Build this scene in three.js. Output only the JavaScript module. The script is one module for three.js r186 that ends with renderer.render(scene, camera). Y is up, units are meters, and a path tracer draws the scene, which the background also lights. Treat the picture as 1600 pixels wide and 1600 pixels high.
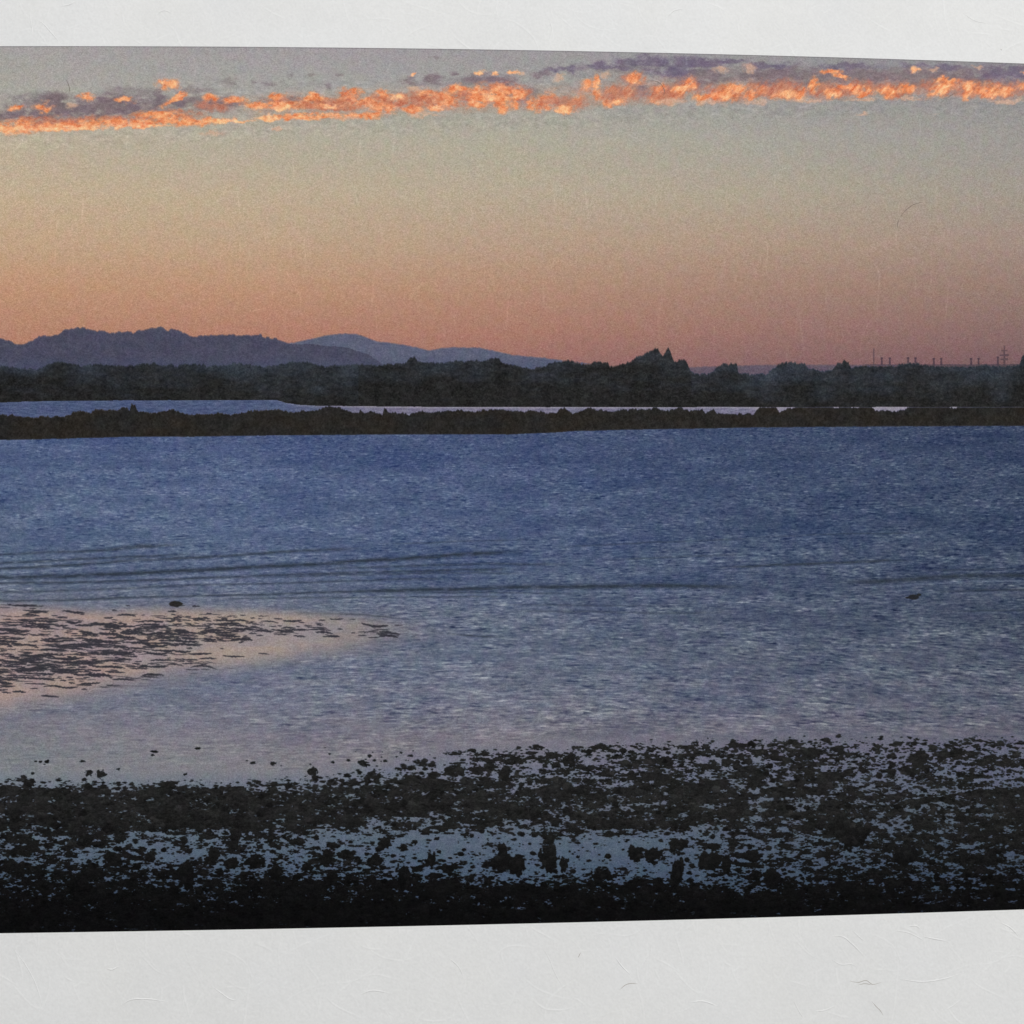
import * as THREE from 'three';
import { mergeGeometries } from 'three/addons/utils/BufferGeometryUtils.js';
import { RectAreaLightUniformsLib } from 'three/addons/lights/RectAreaLightUniformsLib.js';
import { RoundedBoxGeometry } from 'three/addons/geometries/RoundedBoxGeometry.js';

// ------------------------------------------------------------------ camera, light, exposure
const scene = new THREE.Scene();
const camera = new THREE.PerspectiveCamera(45, 1, 0.02, 30);
camera.position.set(-0.02299, 0.390287, 0.045408);
camera.up.set(0.00441, 0.0858145, -0.9963014);
camera.lookAt(camera.position.clone().add(new THREE.Vector3(0.0567572, -0.9947265, -0.0854276)));
const renderer = new THREE.WebGLRenderer({ antialias: true });
renderer.toneMapping = THREE.LinearToneMapping;
renderer.toneMappingExposure = 1;
renderer.shadowMap.enabled = true;
RectAreaLightUniformsLib.init();
scene.background = new THREE.Color(0, 0, 0);
// one large soft daylight window above and beyond the top of the sheet, a little to the right
const WINDOW = { at: [0.6, 3.25, -1.95], wide: 2.4, high: 1.8, radiance: 11.3 };

// ------------------------------------------------------------------ noise
function hash(x, y, s) {
  let h = Math.imul(x, 374761393) ^ Math.imul(y, 668265263) ^ Math.imul(s, 1274126177);
  h = Math.imul(h ^ (h >>> 13), 1274126177);
  h = Math.imul(h ^ (h >>> 15), 2246822519);
  return ((h ^ (h >>> 16)) >>> 0) / 4294967296;
}
function noise(x, y, s) {                       // value noise, 0..1
  const xi = Math.floor(x), yi = Math.floor(y);
  let fx = x - xi, fy = y - yi;
  fx = fx * fx * (3 - 2 * fx); fy = fy * fy * (3 - 2 * fy);
  const a = hash(xi, yi, s), b = hash(xi + 1, yi, s), c = hash(xi, yi + 1, s), d = hash(xi + 1, yi + 1, s);
  return a + (b - a) * fx + (c - a + (a - b - c + d) * fx) * fy;
}
function fbm(x, y, s, n) {                      // about -1..1
  let v = 0, w = 1, t = 0;
  for (let k = 0; k < n; k++) { v += w * (noise(x, y, s + k * 17) * 2 - 1); t += w; w *= 0.55; x = x * 2.03 + 7.1; y = y * 2.03 + 3.7; }
  return v / t;
}
let seed = 20240611;
const rnd = () => { seed = (Math.imul(seed, 1664525) + 1013904223) >>> 0; return seed / 4294967296; };
const clamp = (v, a = 0, b = 1) => (v < a ? a : v > b ? b : v);
const step = (a, b, v) => { const t = clamp((v - a) / (b - a)); return t * t * (3 - 2 * t); };
const mix3 = (o, c, t) => { o[0] += (c[0] - o[0]) * t; o[1] += (c[1] - o[1]) * t; o[2] += (c[2] - o[2]) * t; };

// ------------------------------------------------------------------ the sheet: metres, a along its width, b down its height
const SHEET = { a0: -0.2, a1: 0.205, b0: -0.185, b1: 0.185, thick: 0.0004 };
const PRINT = { a0: -0.186, a1: 0.19, b0: -0.13865, b1: 0.13865 };
const bow = (a) => { const t = (a - 0.0019) / 0.163; return 0.0033 * (1 - t * t); };
const lift = bow(0.205);
// where a point of the sheet was measured on the picture's own 1600-unit scale (cubic fit, smooth)
function measured(a, b) {
  const u = a / 0.18, v = b / 0.14, uu = u * u, vv = v * v;
  return [803.88 + 889.12 * u + 6.53 * v - 26.23 * uu + 26.77 * u * v + 0.17 * vv - 8.28 * uu * u - 1.62 * uu * v + 0.81 * u * vv,
    740.03 - 1.8 * u + 688.57 * v + 2.22 * uu - 19.6 * u * v + 20.99 * vv - 6.39 * uu * v - 1.19 * u * vv + 0.64 * vv * v];
}
function onSheet(x, y) {                        // the sheet point that was measured at x, y
  let a = (x - 800) * 0.0002, b = (y - 740) * 0.0002;
  for (let k = 0; k < 8; k++) { const m = measured(a, b); a += (x - m[0]) * 0.0002; b += (y - m[1]) * 0.0002; }
  return [a, b];
}

// ------------------------------------------------------------------ outlines in the printed picture
const X0 = -140, X1 = 1740;
function curve(points, rough = 0, size = 8, s = 1) {
  const out = new Float32Array(X1 - X0 + 1);
  let k = 0;
  for (let x = X0; x <= X1; x++) {
    while (k + 2 < points.length && points[k + 2] <= x) k += 2;
    const last = k + 2 >= points.length, x0 = points[k], y0 = points[k + 1];
    const t = last ? 0 : clamp((x - x0) / (points[k + 2] - x0));
    out[x - X0] = (last ? y0 : y0 + (points[k + 3] - y0) * t) + rough * (fbm(x / size, s * 9.3, s, 3));
  }
  return out;
}
const at = (c, x) => { const t = clamp(x - X0, 0, X1 - X0 - 1), i = Math.floor(t); return c[i] + (c[i + 1] - c[i]) * (t - i); };
const join = (...lists) => lists.flat();

function crowns(c, w0, w1, h, s, from = X0, to = X1) {      // rounded tree or bush tops along an outline
  for (let x = from, n = 0; x < to; n++) {
    const w = w0 + (w1 - w0) * hash(n, 1, s), tall = h * (0.15 + 0.85 * hash(n, 2, s) ** 1.6);
    for (let i = Math.ceil(x - w * 0.25); i < x + w * 1.25; i++) if (i >= X0 && i <= X1) {
      const t = (i - x - w / 2) / (w * 0.72);
      c[i - X0] -= tall * Math.sqrt(Math.max(0, 1 - t * t)) * (0.75 + 0.5 * hash(i, 3, s));
    }
    x += w;
  }
}
const cloudTop = curve([0, 150, 40, 132, 160, 128, 232, 114, 300, 112, 420, 112, 600, 106, 700, 104, 830, 98, 900, 92, 990, 80, 1060, 82, 1170, 86, 1300, 94, 1420, 98, 1600, 100], 3, 30, 3);
const cloudBase = curve([0, 216, 100, 213, 300, 205, 400, 198, 560, 194, 700, 188, 860, 188, 960, 180, 1060, 172, 1300, 168, 1450, 164, 1600, 170], 2, 30, 4);
const hillTop = curve(join(
  [0, 527, 20, 536, 35, 538, 45, 534, 60, 527, 72, 525, 88, 523, 100, 515, 120, 511, 140, 515, 165, 519, 178, 522, 190, 518, 205, 519, 207, 523, 214, 517],
  [240, 512, 250, 511, 257, 514, 262, 519, 268, 516, 278, 516, 288, 521, 300, 526, 312, 526, 320, 523.5, 350, 523.5, 388, 524.5, 408, 523.5, 410, 528],
  [432, 530, 445, 535, 452, 536, 480, 530, 500, 525, 520, 522, 540, 520, 560, 522, 575, 527, 590, 533, 605, 534, 630, 538, 650, 542, 670, 547, 690, 543],
  [710, 542, 750, 543, 770, 547, 800, 554, 820, 556, 850, 559, 880, 563, 905, 566, 950, 572, 1060, 574, 1160, 571, 1200, 570, 1340, 570, 1500, 573, 1600, 574]), 1.1, 5, 5);
const nearHill = curve([-100, 500, 440, 500, 452, 537, 490, 538, 540, 543, 575, 553, 600, 570, 640, 600], 1.6, 9, 6);
const treeTop = curve(join(
  [0, 571, 15, 574, 55, 577, 85, 567, 100, 566, 125, 573, 150, 569, 205, 572, 230, 569, 275, 572, 290, 568, 330, 573, 365, 570, 400, 573, 430, 573, 455, 567],
  [480, 566, 510, 574, 540, 570, 590, 571, 635, 567, 642, 560, 648, 557, 652, 566, 665, 569, 700, 567, 755, 566, 765, 561, 780, 561, 786, 567, 810, 573],
  [830, 577, 850, 575, 857, 569, 890, 565, 898, 569, 920, 570, 930, 566, 950, 567, 953, 574, 965, 573, 985, 569, 993, 563, 1000, 560, 1005, 565, 1007, 553],
  [1011, 556, 1015, 551, 1021, 551, 1023, 549, 1028, 550, 1031, 556, 1033, 561, 1036, 561, 1038, 558, 1040, 554, 1043, 550, 1047, 550, 1049, 556, 1050, 567, 1055, 569, 1060, 567, 1065, 565],
  [1070, 563, 1073, 574, 1080, 584, 1095, 587, 1110, 584, 1120, 575, 1130, 570, 1151, 571, 1153, 584, 1165, 587, 1200, 585, 1208, 577, 1215, 570, 1230, 568],
  [1258, 570, 1263, 577, 1275, 580, 1300, 580, 1306, 572, 1318, 566, 1325, 570, 1330, 577, 1342, 573, 1400, 573, 1408, 570, 1448, 570, 1452, 573, 1520, 573],
  [1540, 570, 1555, 573, 1586, 572, 1591, 570, 1595, 558, 1602, 550, 1618, 547, 1634, 556, 1646, 572]), 1.3, 5, 7);
const farShore = curve([0, 628, 60, 626, 200, 625, 432, 624.5, 446, 629, 466, 632, 490, 633.5, 520, 634, 560, 634.5, 700, 636, 1200, 636.5, 1600, 636.5], 0.4, 20, 8);
const reedTop = curve(join(
  [0, 649, 35, 651, 62, 652, 100, 651, 110, 648, 113, 643, 140, 645, 152, 641, 185, 641, 190, 636, 197, 636, 202, 641, 205, 630, 210, 632, 215, 643, 235, 646],
  [255, 645, 268, 640, 290, 647, 325, 648, 365, 648, 390, 643, 435, 640, 460, 646, 480, 642, 500, 641, 505, 637, 520, 637, 532, 638, 550, 645, 560, 648, 564, 642],
  [570, 646, 580, 642, 597, 649, 601, 637, 606, 645, 640, 648, 655, 644, 680, 645, 700, 642, 740, 645, 765, 641, 800, 643, 820, 645, 830, 641, 855, 647, 870, 645],
  [875, 640, 882, 638, 895, 648, 915, 640, 922, 638, 930, 642, 950, 644, 990, 640, 1018, 642, 1022, 635, 1027, 640, 1045, 643, 1062, 638, 1075, 643, 1097, 640],
  [1102, 646, 1115, 640, 1120, 648, 1155, 648, 1178, 649, 1186, 638, 1212, 638, 1217, 646, 1230, 641, 1240, 639, 1248, 635, 1296, 636, 1308, 640, 1312, 636],
  [1330, 637, 1341, 640, 1344, 635, 1356, 637, 1366, 643, 1395, 644, 1412, 643, 1421, 636, 1427, 638, 1431, 636, 1478, 636, 1484, 640, 1492, 639, 1496, 635, 1600, 635]), 1.2, 5, 9);
const reedBase = curve([0, 687, 100, 685, 200, 682, 300, 682, 400, 680.5, 600, 679, 800, 679, 850, 677, 900, 674, 1000, 671.5, 1200, 668.5, 1400, 667, 1600, 666.5], 0.5, 12, 10);
const barTop = curve([0, 947, 60, 950, 160, 958, 190, 955, 280, 952, 380, 955, 500, 960, 600, 967, 650, 974, 690, 986], 1.5, 30, 11);
const barBase = curve([0, 1104, 100, 1086, 180, 1068, 260, 1053, 350, 1040, 450, 1026, 560, 1011, 640, 998, 690, 986], 1.5, 30, 12);
const shoreTop = curve([0, 1222, 100, 1224, 280, 1221, 400, 1221, 500, 1217, 560, 1206, 640, 1194, 700, 1174, 800, 1172, 900, 1166, 1200, 1163, 1600, 1162], 3, 14, 13);
crowns(hillTop, 4, 10, 3, 301, X0, 452);
crowns(treeTop, 6, 17, 3.6, 302, X0, 1010); crowns(treeTop, 2, 6, 3.6, 303, 1000, 1080); crowns(treeTop, 3, 9, 3, 306, 1080, 1350); crowns(treeTop, 7, 16, 1.5, 304, 1350, X1);
crowns(reedTop, 4, 10, 3, 305);
for (let pass = 0; pass < 2; pass++) {           // rounder tops in the tall clump
  const was = treeTop.slice();
  for (let x = 985; x < 1085; x++) { const i = x - X0; treeTop[i] = (was[i - 2] + was[i - 1] + was[i] * 1.5 + was[i + 1] + was[i + 2]) / 5.5 - 0.5; }
}
crowns(treeTop, 2, 5, 2.6, 307, 990, 1080);
for (let x = X0; x <= X1; x++) { treeTop[x - X0] -= 2.2 * (hash(x, 1, 21) - 0.5) + 1.8 * fbm(x / 2.2, 4.4, 22, 2); reedTop[x - X0] -= 1.2 * (hash(x, 2, 21) - 0.5) + 2 * fbm(x / 2.6, 8.4, 23, 2); }
for (let i = 0; i < farShore.length; i++) {
  hillTop[i] = Math.min(hillTop[i], treeTop[i]);
  reedTop[i] = Math.max(reedTop[i], farShore[i]);
}

// ------------------------------------------------------------------ colours of the print, in 0..255 as the photograph shows them
const table = (xs, ys, rows) => (x, y, o) => {
  let i = 0, j = 0;
  while (i < xs.length - 2 && x > xs[i + 1]) i++;
  while (j < ys.length - 2 && y > ys[j + 1]) j++;
  const s = clamp((x - xs[i]) / (xs[i + 1] - xs[i])), t = clamp((y - ys[j]) / (ys[j + 1] - ys[j]));
  const a = rows[j][i], b = rows[j][i + 1], c = rows[j + 1][i], d = rows[j + 1][i + 1];
  if (a.length === undefined) return (a + (b - a) * s) * (1 - t) + (c + (d - c) * s) * t;
  for (let k = 0; k < 3; k++) o[k] = (a[k] + (b[k] - a[k]) * s) * (1 - t) + (c[k] + (d[k] - c[k]) * s) * t;
};
const skyTint = table([0, 400, 800, 1200, 1600], [75, 140, 215, 300, 380, 450, 520, 575], [
  [[162, 158, 156], [158, 153, 155], [153, 149, 151], [145, 142, 145], [138, 134, 139]],
  [[166, 163, 155], [162, 159, 155], [157, 155, 151], [150, 148, 147], [142, 140, 141]],
  [[184, 172, 152], [176, 168, 152], [172, 166, 150], [162, 158, 150], [152, 148, 143]],
  [[192, 171, 144], [187, 169, 145], [179, 165, 145], [170, 159, 142], [157, 148, 138]],
  [[193, 162, 133], [188, 160, 134], [180, 154, 133], [170, 147, 129], [158, 138, 127]],
  [[190, 147, 118], [186, 145, 118], [176, 139, 117], [161, 130, 115], [147, 122, 112]],
  [[180, 132, 110], [176, 127, 108], [168, 122, 106], [150, 114, 106], [134, 106, 103]],
  [[172, 124, 106], [166, 117, 104], [152, 108, 102], [134, 100, 100], [118, 90, 94]]]);
const waterTint = table([0, 400, 800, 1200, 1600], [670, 740, 830, 900, 960, 1040, 1100, 1150, 1180], [
  [[74, 91, 128], [72, 88, 124], [64, 80, 114], [57, 73, 102], [52, 66, 93]],
  [[79, 97, 130], [75, 93, 128], [67, 84, 118], [60, 76, 105], [55, 70, 96]],
  [[86, 104, 132], [81, 99, 131], [72, 89, 121], [64, 80, 107], [58, 73, 97]],
  [[88, 103, 128], [85, 100, 128], [77, 93, 121], [69, 83, 108], [63, 76, 97]],
  [[110, 116, 130], [104, 112, 129], [89, 101, 123], [76, 88, 110], [69, 81, 100]],
  [[102, 113, 131], [98, 110, 131], [92, 105, 125], [82, 94, 113], [73, 84, 102]],
  [[112, 118, 132], [106, 114, 132], [101, 110, 127], [90, 99, 117], [79, 88, 105]],
  [[120, 123, 132], [116, 118, 131], [113, 114, 126], [98, 102, 117], [86, 91, 106]],
  [[118, 126, 132], [120, 122, 130], [114, 114, 124], [102, 104, 115], [89, 93, 106]]]);
const poolTint = table([0, 800, 1600], [1165, 1210, 1260, 1310, 1370, 1440], [
  [[126, 130, 140], [118, 116, 130], [100, 101, 120]],
  [[116, 124, 136], [108, 112, 128], [92, 98, 118]],
  [[99, 110, 120], [98, 105, 117], [82, 90, 103]],
  [[91, 104, 119], [88, 100, 117], [73, 84, 100]],
  [[73, 87, 106], [72, 88, 108], [59, 71, 90]],
  [[50, 62, 84], [54, 66, 88], [44, 54, 74]]]);
const cover = table([0, 200, 400, 600, 800, 1000, 1200, 1400, 1600], [1160, 1180, 1200, 1220, 1240, 1265, 1290, 1310, 1335, 1360, 1380, 1400, 1422], [
  [0, 0, 0, 0, 0.1, 0.3, 0.45, 0.5, 0.45],
  [0, 0, 0, 0.05, 0.45, 0.6, 0.62, 0.62, 0.6],
  [0, 0, 0.02, 0.12, 0.52, 0.62, 0.68, 0.66, 0.6],
  [0.3, 0.28, 0.25, 0.75, 0.78, 0.68, 0.72, 0.7, 0.6],
  [0.82, 0.97, 0.95, 0.93, 0.85, 0.78, 0.75, 0.72, 0.66],
  [0.92, 1.05, 1.05, 0.95, 0.84, 0.84, 0.8, 0.72, 0.66],
  [0.86, 0.98, 1, 0.5, 0.68, 0.86, 0.62, 0.7, 0.68],
  [0.64, 0.5, 0.46, 0.13, 0.1, 0.1, 0.45, 0.68, 0.7],
  [0.66, 0.42, 0.38, 0.2, 0.08, 0.1, 0.36, 0.66, 0.72],
  [0.74, 0.7, 0.56, 0.42, 0.24, 0.24, 0.45, 0.7, 0.75],
  [0.72, 0.82, 0.86, 0.82, 0.74, 0.74, 0.74, 0.82, 0.84],
  [0.86, 0.94, 1, 0.98, 0.94, 0.95, 0.94, 0.88, 0.9],
  [1.1, 1.15, 1.2, 1.2, 1.2, 1.2, 1.15, 1.1, 1.1]]);

// puffs of the printed cloud band: x, y, half width, half height, tilt
const MAUVE = [122, 107, 113], PURPLE = [108, 97, 117], GREY = [138, 130, 131], RUST = [182, 119, 98], ORANGE = [232, 148, 102], PEACH = [250, 178, 130], PALE = [206, 166, 142];
const puffs = [];
const puff = (tint, strength, ...list) => { for (const [x, y, rx, ry, lean = 0] of list) puffs.push({ tint, strength, x, y, rx, ry, lean }); };
puff(MAUVE, 0.6, [90, 168, 120, 20], [230, 166, 90, 18], [330, 160, 60, 12], [460, 158, 60, 9]);
puff(GREY, 0.6, [960, 110, 90, 12], [1120, 112, 120, 15], [1330, 118, 150, 15], [1540, 120, 120, 14], [720, 128, 90, 9]);
puff(GREY, 0.8, [60, 150, 40, 10], [200, 142, 50, 8], [300, 140, 40, 6], [420, 130, 12, 4], [355, 127, 14, 6], [395, 130, 6, 5], [455, 119, 6, 5], [486, 116, 7, 4], [516, 135, 6, 6], [530, 117, 8, 4], [675, 88, 9, 3], [820, 150, 40, 14]);
puff(MAUVE, 0.85, [10, 179, 24, 8], [80, 158, 22, 14], [95, 170, 30, 10], [140, 172, 36, 12], [175, 160, 26, 15], [205, 166, 26, 12], [247, 155, 9, 18], [278, 160, 17, 9], [350, 158, 30, 8], [60, 178, 30, 7]);
puff(MAUVE, 0.75, [642, 128, 14, 8], [675, 122, 16, 8], [710, 115, 8, 4], [758, 123, 34, 9], [795, 128, 18, 10], [846, 116, 16, 6], [1005, 142, 12, 10], [1190, 118, 40, 16], [1095, 122, 50, 14], [1250, 122, 60, 16], [1340, 120, 60, 14], [1440, 122, 50, 15], [1520, 122, 50, 12]);
puff(PURPLE, 0.75, [880, 109, 24, 5], [932, 104, 26, 6], [975, 101, 30, 9], [1020, 96, 30, 11], [1065, 101, 40, 12], [1110, 98, 38, 8], [1145, 96, 22, 4], [1045, 113, 40, 9], [1200, 104, 40, 5], [1330, 104, 50, 5], [1480, 108, 30, 6], [1570, 116, 50, 14], [1425, 104, 20, 4], [1620, 116, 40, 12]);
puff(RUST, 0.9, [60, 190, 70, 9], [180, 187, 80, 8], [270, 180, 50, 9], [330, 165, 30, 8], [435, 156, 22, 10], [490, 157, 22, 8], [550, 148, 18, 11], [600, 156, 18, 12], [680, 155, 34, 14], [730, 150, 30, 14], [780, 146, 28, 18], [810, 150, 20, 16], [990, 124, 20, 12], [1035, 148, 30, 16], [1075, 136, 24, 14], [1130, 146, 40, 16], [1190, 140, 26, 14], [1230, 142, 30, 14], [1300, 142, 34, 14], [1340, 140, 34, 14], [1400, 142, 34, 14], [1470, 138, 36, 14], [1520, 140, 34, 14], [1580, 142, 40, 12]);
puff(ORANGE, 1, [20, 198, 44, 10], [90, 197, 70, 6], [200, 191, 90, 6], [300, 188, 70, 6], [250, 179, 40, 6], [25, 167, 13, 5], [68, 167, 13, 8], [135, 151, 14, 6], [195, 155, 14, 5], [262, 131, 17, 9], [270, 154, 20, 6, -0.5], [330, 152, 14, 6], [368, 155, 18, 7], [395, 164, 22, 6]);
puff(ORANGE, 1, [432, 150, 17, 7], [430, 165, 44, 7], [500, 164, 60, 7], [486, 152, 20, 8], [550, 143, 17, 8], [560, 160, 50, 9], [600, 147, 11, 10], [600, 166, 24, 11], [628, 156, 12, 10], [645, 171, 18, 9], [665, 150, 14, 12], [692, 156, 26, 14], [715, 138, 16, 8], [748, 148, 18, 16], [742, 163, 14, 8], [782, 150, 17, 18], [788, 168, 12, 10], [480, 182, 60, 5], [560, 180, 40, 5]);
puff(ORANGE, 1, [808, 147, 13, 10], [804, 163, 9, 9], [832, 165, 8, 11], [852, 160, 20, 15, -0.3], [882, 171, 16, 6], [897, 160, 16, 9, -0.6], [918, 134, 11, 11], [931, 128, 5, 13], [933, 148, 8, 10], [948, 160, 11, 9], [956, 142, 11, 7], [968, 156, 12, 9], [980, 149, 9, 11, -0.5], [992, 124, 13, 9], [1026, 156, 12, 9], [1031, 142, 10, 10], [1062, 146, 18, 10, -0.5], [1076, 132, 12, 9], [1094, 153, 12, 9], [1112, 150, 12, 6], [1132, 148, 18, 12], [1150, 138, 16, 7], [1170, 150, 12, 7], [1192, 140, 14, 8]);
puff(ORANGE, 1, [1222, 147, 26, 10], [1250, 149, 13, 7, -0.5], [1270, 132, 6, 13], [1300, 147, 14, 8], [1330, 138, 25, 5, 0.15], [1348, 147, 18, 6], [1295, 112, 18, 4], [1312, 120, 12, 4, 0.3], [1386, 145, 16, 9], [1416, 140, 13, 8], [1470, 143, 22, 11, -0.4], [1478, 128, 18, 4], [1514, 137, 14, 10], [1506, 151, 7, 8, -0.6], [1540, 147, 18, 11], [1568, 144, 14, 8], [1596, 139, 12, 6], [1640, 142, 40, 8]);
puff(RUST, 0.8, [965, 148, 36, 14], [880, 160, 40, 10], [1040, 152, 30, 10], [1215, 140, 30, 12], [520, 164, 60, 9], [640, 156, 50, 12]);
puff(PEACH, 1, [14, 201, 26, 7], [100, 200, 60, 3], [220, 196, 50, 3], [350, 189, 50, 3], [262, 129, 13, 6], [440, 168, 20, 4], [420, 184, 22, 4], [475, 184, 16, 3], [512, 165, 22, 4], [620, 150, 10, 6], [680, 170, 10, 5], [770, 150, 8, 8], [750, 113, 8, 4], [772, 115, 5, 3], [797, 113, 6, 3], [645, 117, 6, 3, -0.4], [808, 115, 10, 4], [880, 172, 12, 4], [966, 158, 9, 6], [930, 132, 4, 8], [1062, 140, 10, 6], [1130, 150, 10, 6], [1225, 148, 16, 5], [1428, 111, 7, 5], [1300, 148, 9, 4], [1388, 143, 8, 4], [1514, 136, 9, 5], [1470, 144, 10, 6, -0.4], [1545, 150, 8, 4], [1600, 113, 5, 3]);
puff(PALE, 0.75, [330, 206, 20, 4], [434, 200, 6, 3], [545, 184, 20, 4], [660, 180, 30, 4], [1050, 160, 30, 5], [1105, 161, 20, 5], [1180, 160, 20, 4], [1260, 158, 30, 4], [1350, 157, 30, 3], [1420, 156, 20, 3], [1570, 160, 30, 4], [947, 117, 10, 6], [1125, 110, 13, 6], [1170, 108, 10, 7], [1346, 181, 9, 2.5], [1459, 185, 5, 5], [1525, 107, 9, 3], [1455, 110, 10, 3], [870, 122, 10, 6], [650, 138, 12, 6], [112, 163, 10, 5]);
const puffsNear = {};
puffs.forEach((p, n) => { for (let k = Math.floor((p.x - p.rx * 1.7 - 12) / 40); k <= Math.floor((p.x + p.rx * 1.7 + 12) / 40); k++) (puffsNear[k] ??= []).push(n); });

// lines of low waves: points, half thickness, darkness
const waves = [
  [[-140, 905, 0, 902, 100, 900, 200, 896, 300, 891, 400, 886, 500, 881, 600, 875, 700, 868, 800, 862], 3.4, 0.92],
  [[-140, 893, 80, 885, 200, 876, 330, 870, 440, 862, 560, 857], 2.5, 0.7],
  [[-140, 885, 60, 877, 175, 871, 300, 866], 2.2, 0.6], [[-140, 872, 0, 866, 150, 860, 265, 852], 2.2, 0.55], [[150, 860, 210, 853, 280, 851], 2.8, 0.6],
  [[-140, 914, 0, 911, 150, 909, 300, 904, 450, 898, 600, 893, 800, 889], 2.2, 0.65],
  [[500, 889, 640, 884, 760, 881, 880, 882], 2.2, 0.5], [[420, 902, 560, 898, 700, 895, 820, 896], 1.7, 0.45],
  [[-140, 926, 60, 924, 150, 921, 300, 914, 450, 911, 600, 906, 700, 904], 1.8, 0.5],
  [[-140, 940, 90, 938, 250, 932, 400, 929, 500, 926, 620, 921], 1.8, 0.65],
  [[560, 924, 700, 921, 800, 918, 900, 917, 1000, 915, 1150, 917], 3.4, 0.9],
  [[330, 936, 480, 934, 640, 933, 800, 932], 1.4, 0.45], [[640, 927, 740, 926, 900, 927], 1.5, 0.45],
  [[800, 955, 930, 956, 1060, 958, 1130, 957], 1.8, 0.4], [[780, 944, 900, 946, 1040, 947], 1.4, 0.35], [[960, 875, 1060, 870, 1160, 866], 1.5, 0.4],
  [[1125, 887, 1200, 883, 1300, 880, 1380, 876, 1420, 877], 2.1, 0.75],
  [[1320, 910, 1400, 907, 1450, 903, 1520, 900, 1720, 898], 3.6, 0.9], [[1440, 892, 1540, 889, 1740, 887], 1.6, 0.4],
  [[1470, 924, 1540, 922, 1740, 921], 1.8, 0.6], [[1480, 955, 1560, 954, 1740, 955], 1.5, 0.45],
  [[700, 990, 740, 994, 785, 996], 1.5, 0.9], [[470, 958, 560, 960, 640, 968], 1.3, 0.7],
  [[600, 850, 720, 846, 840, 842], 1.4, 0.35], [[880, 855, 1010, 848, 1180, 842], 1.4, 0.4], [[1180, 840, 1320, 834, 1450, 833], 1.3, 0.35],
].map(([p, w, dark], n) => ({ line: curve(p, 1.1, 24, 40 + n), x0: p[0], x1: p[p.length - 2], w, dark }));

// stones on the printed shore: x, y, half width, half height
const stones = join(
  [[138, 1209, 6, 4], [157, 1210, 7, 6], [44, 1224, 9, 6], [128, 1190, 4, 2], [50, 1209, 3, 2], [184, 1202, 3, 2], [238, 1180, 3, 2], [289, 1210, 3, 2], [395, 1192, 4, 2], [427, 1193, 4, 3], [489, 1206, 7, 6], [492, 1215, 5, 7], [568, 1193, 8, 5]],
  [[644, 1200, 6, 4], [675, 1196, 6, 3], [700, 1203, 6, 5], [706, 1208, 4, 5], [592, 1212, 4, 4], [545, 1188, 3, 2], [585, 1188, 3, 2], [641, 1181, 4, 2], [520, 1191, 3, 2], [602, 1189, 3, 2], [787, 1208, 11, 9], [890, 1188, 10, 9], [1150, 1195, 7, 7], [1135, 1192, 8, 6]],
  [[601, 1315, 11, 10], [674, 1342, 7, 11], [785, 1330, 8, 12], [788, 1347, 22, 15], [423, 1308, 6, 8], [465, 1316, 12, 5], [520, 1321, 9, 7], [541, 1334, 13, 7], [512, 1334, 9, 6], [175, 1340, 16, 10], [235, 1341, 9, 8], [332, 1338, 10, 13], [361, 1349, 10, 9]],
  [[396, 1347, 13, 10], [586, 1344, 12, 9], [630, 1370, 11, 18], [368, 1306, 8, 10], [362, 1322, 8, 7], [130, 1310, 10, 10], [186, 1310, 8, 8], [290, 1366, 12, 20], [430, 1362, 10, 10], [520, 1370, 9, 6], [560, 1345, 6, 6], [630, 1325, 6, 5], [765, 1350, 10, 4]],
  [[857, 1310, 11, 9], [856, 1326, 12, 7], [856, 1344, 13, 18], [881, 1350, 8, 10], [806, 1352, 13, 16], [993, 1333, 14, 11], [1020, 1336, 13, 10], [1061, 1319, 14, 9], [1050, 1325, 6, 6], [1058, 1362, 9, 20], [1110, 1345, 16, 14], [1135, 1351, 8, 13], [1174, 1337, 14, 8]],
  [[1180, 1366, 8, 8], [836, 1304, 7, 4], [833, 1333, 5, 3], [1320, 1292, 20, 18], [1330, 1306, 16, 16], [1415, 1335, 16, 14], [1345, 1300, 12, 10], [1070, 1292, 10, 6], [1205, 1372, 12, 14], [940, 1366, 14, 10], [700, 1358, 12, 8], [480, 1355, 8, 7]]);
for (let k = 0; k < 150; k++) {                 // gravel in the pool
  const x = 420 + rnd() * 780, y = 1290 + rnd() * 80, r = 0.8 + rnd() * rnd() * 3;
  stones.push([x, y, r * 1.3, r]);
}
for (let k = 0; k < 45; k++) { const x = 480 + rnd() * 420, y = 1172 + rnd() * 40, r = 0.7 + rnd() * rnd() * 2.4; stones.push([x, y, r * 1.5, r]); }
const stacks = [[1376.5, 559], [1389, 559], [1417.5, 559], [1429, 559], [1457.5, 560], [1469, 560], [1515.5, 560], [1527, 560], [1557, 558]];

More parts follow.
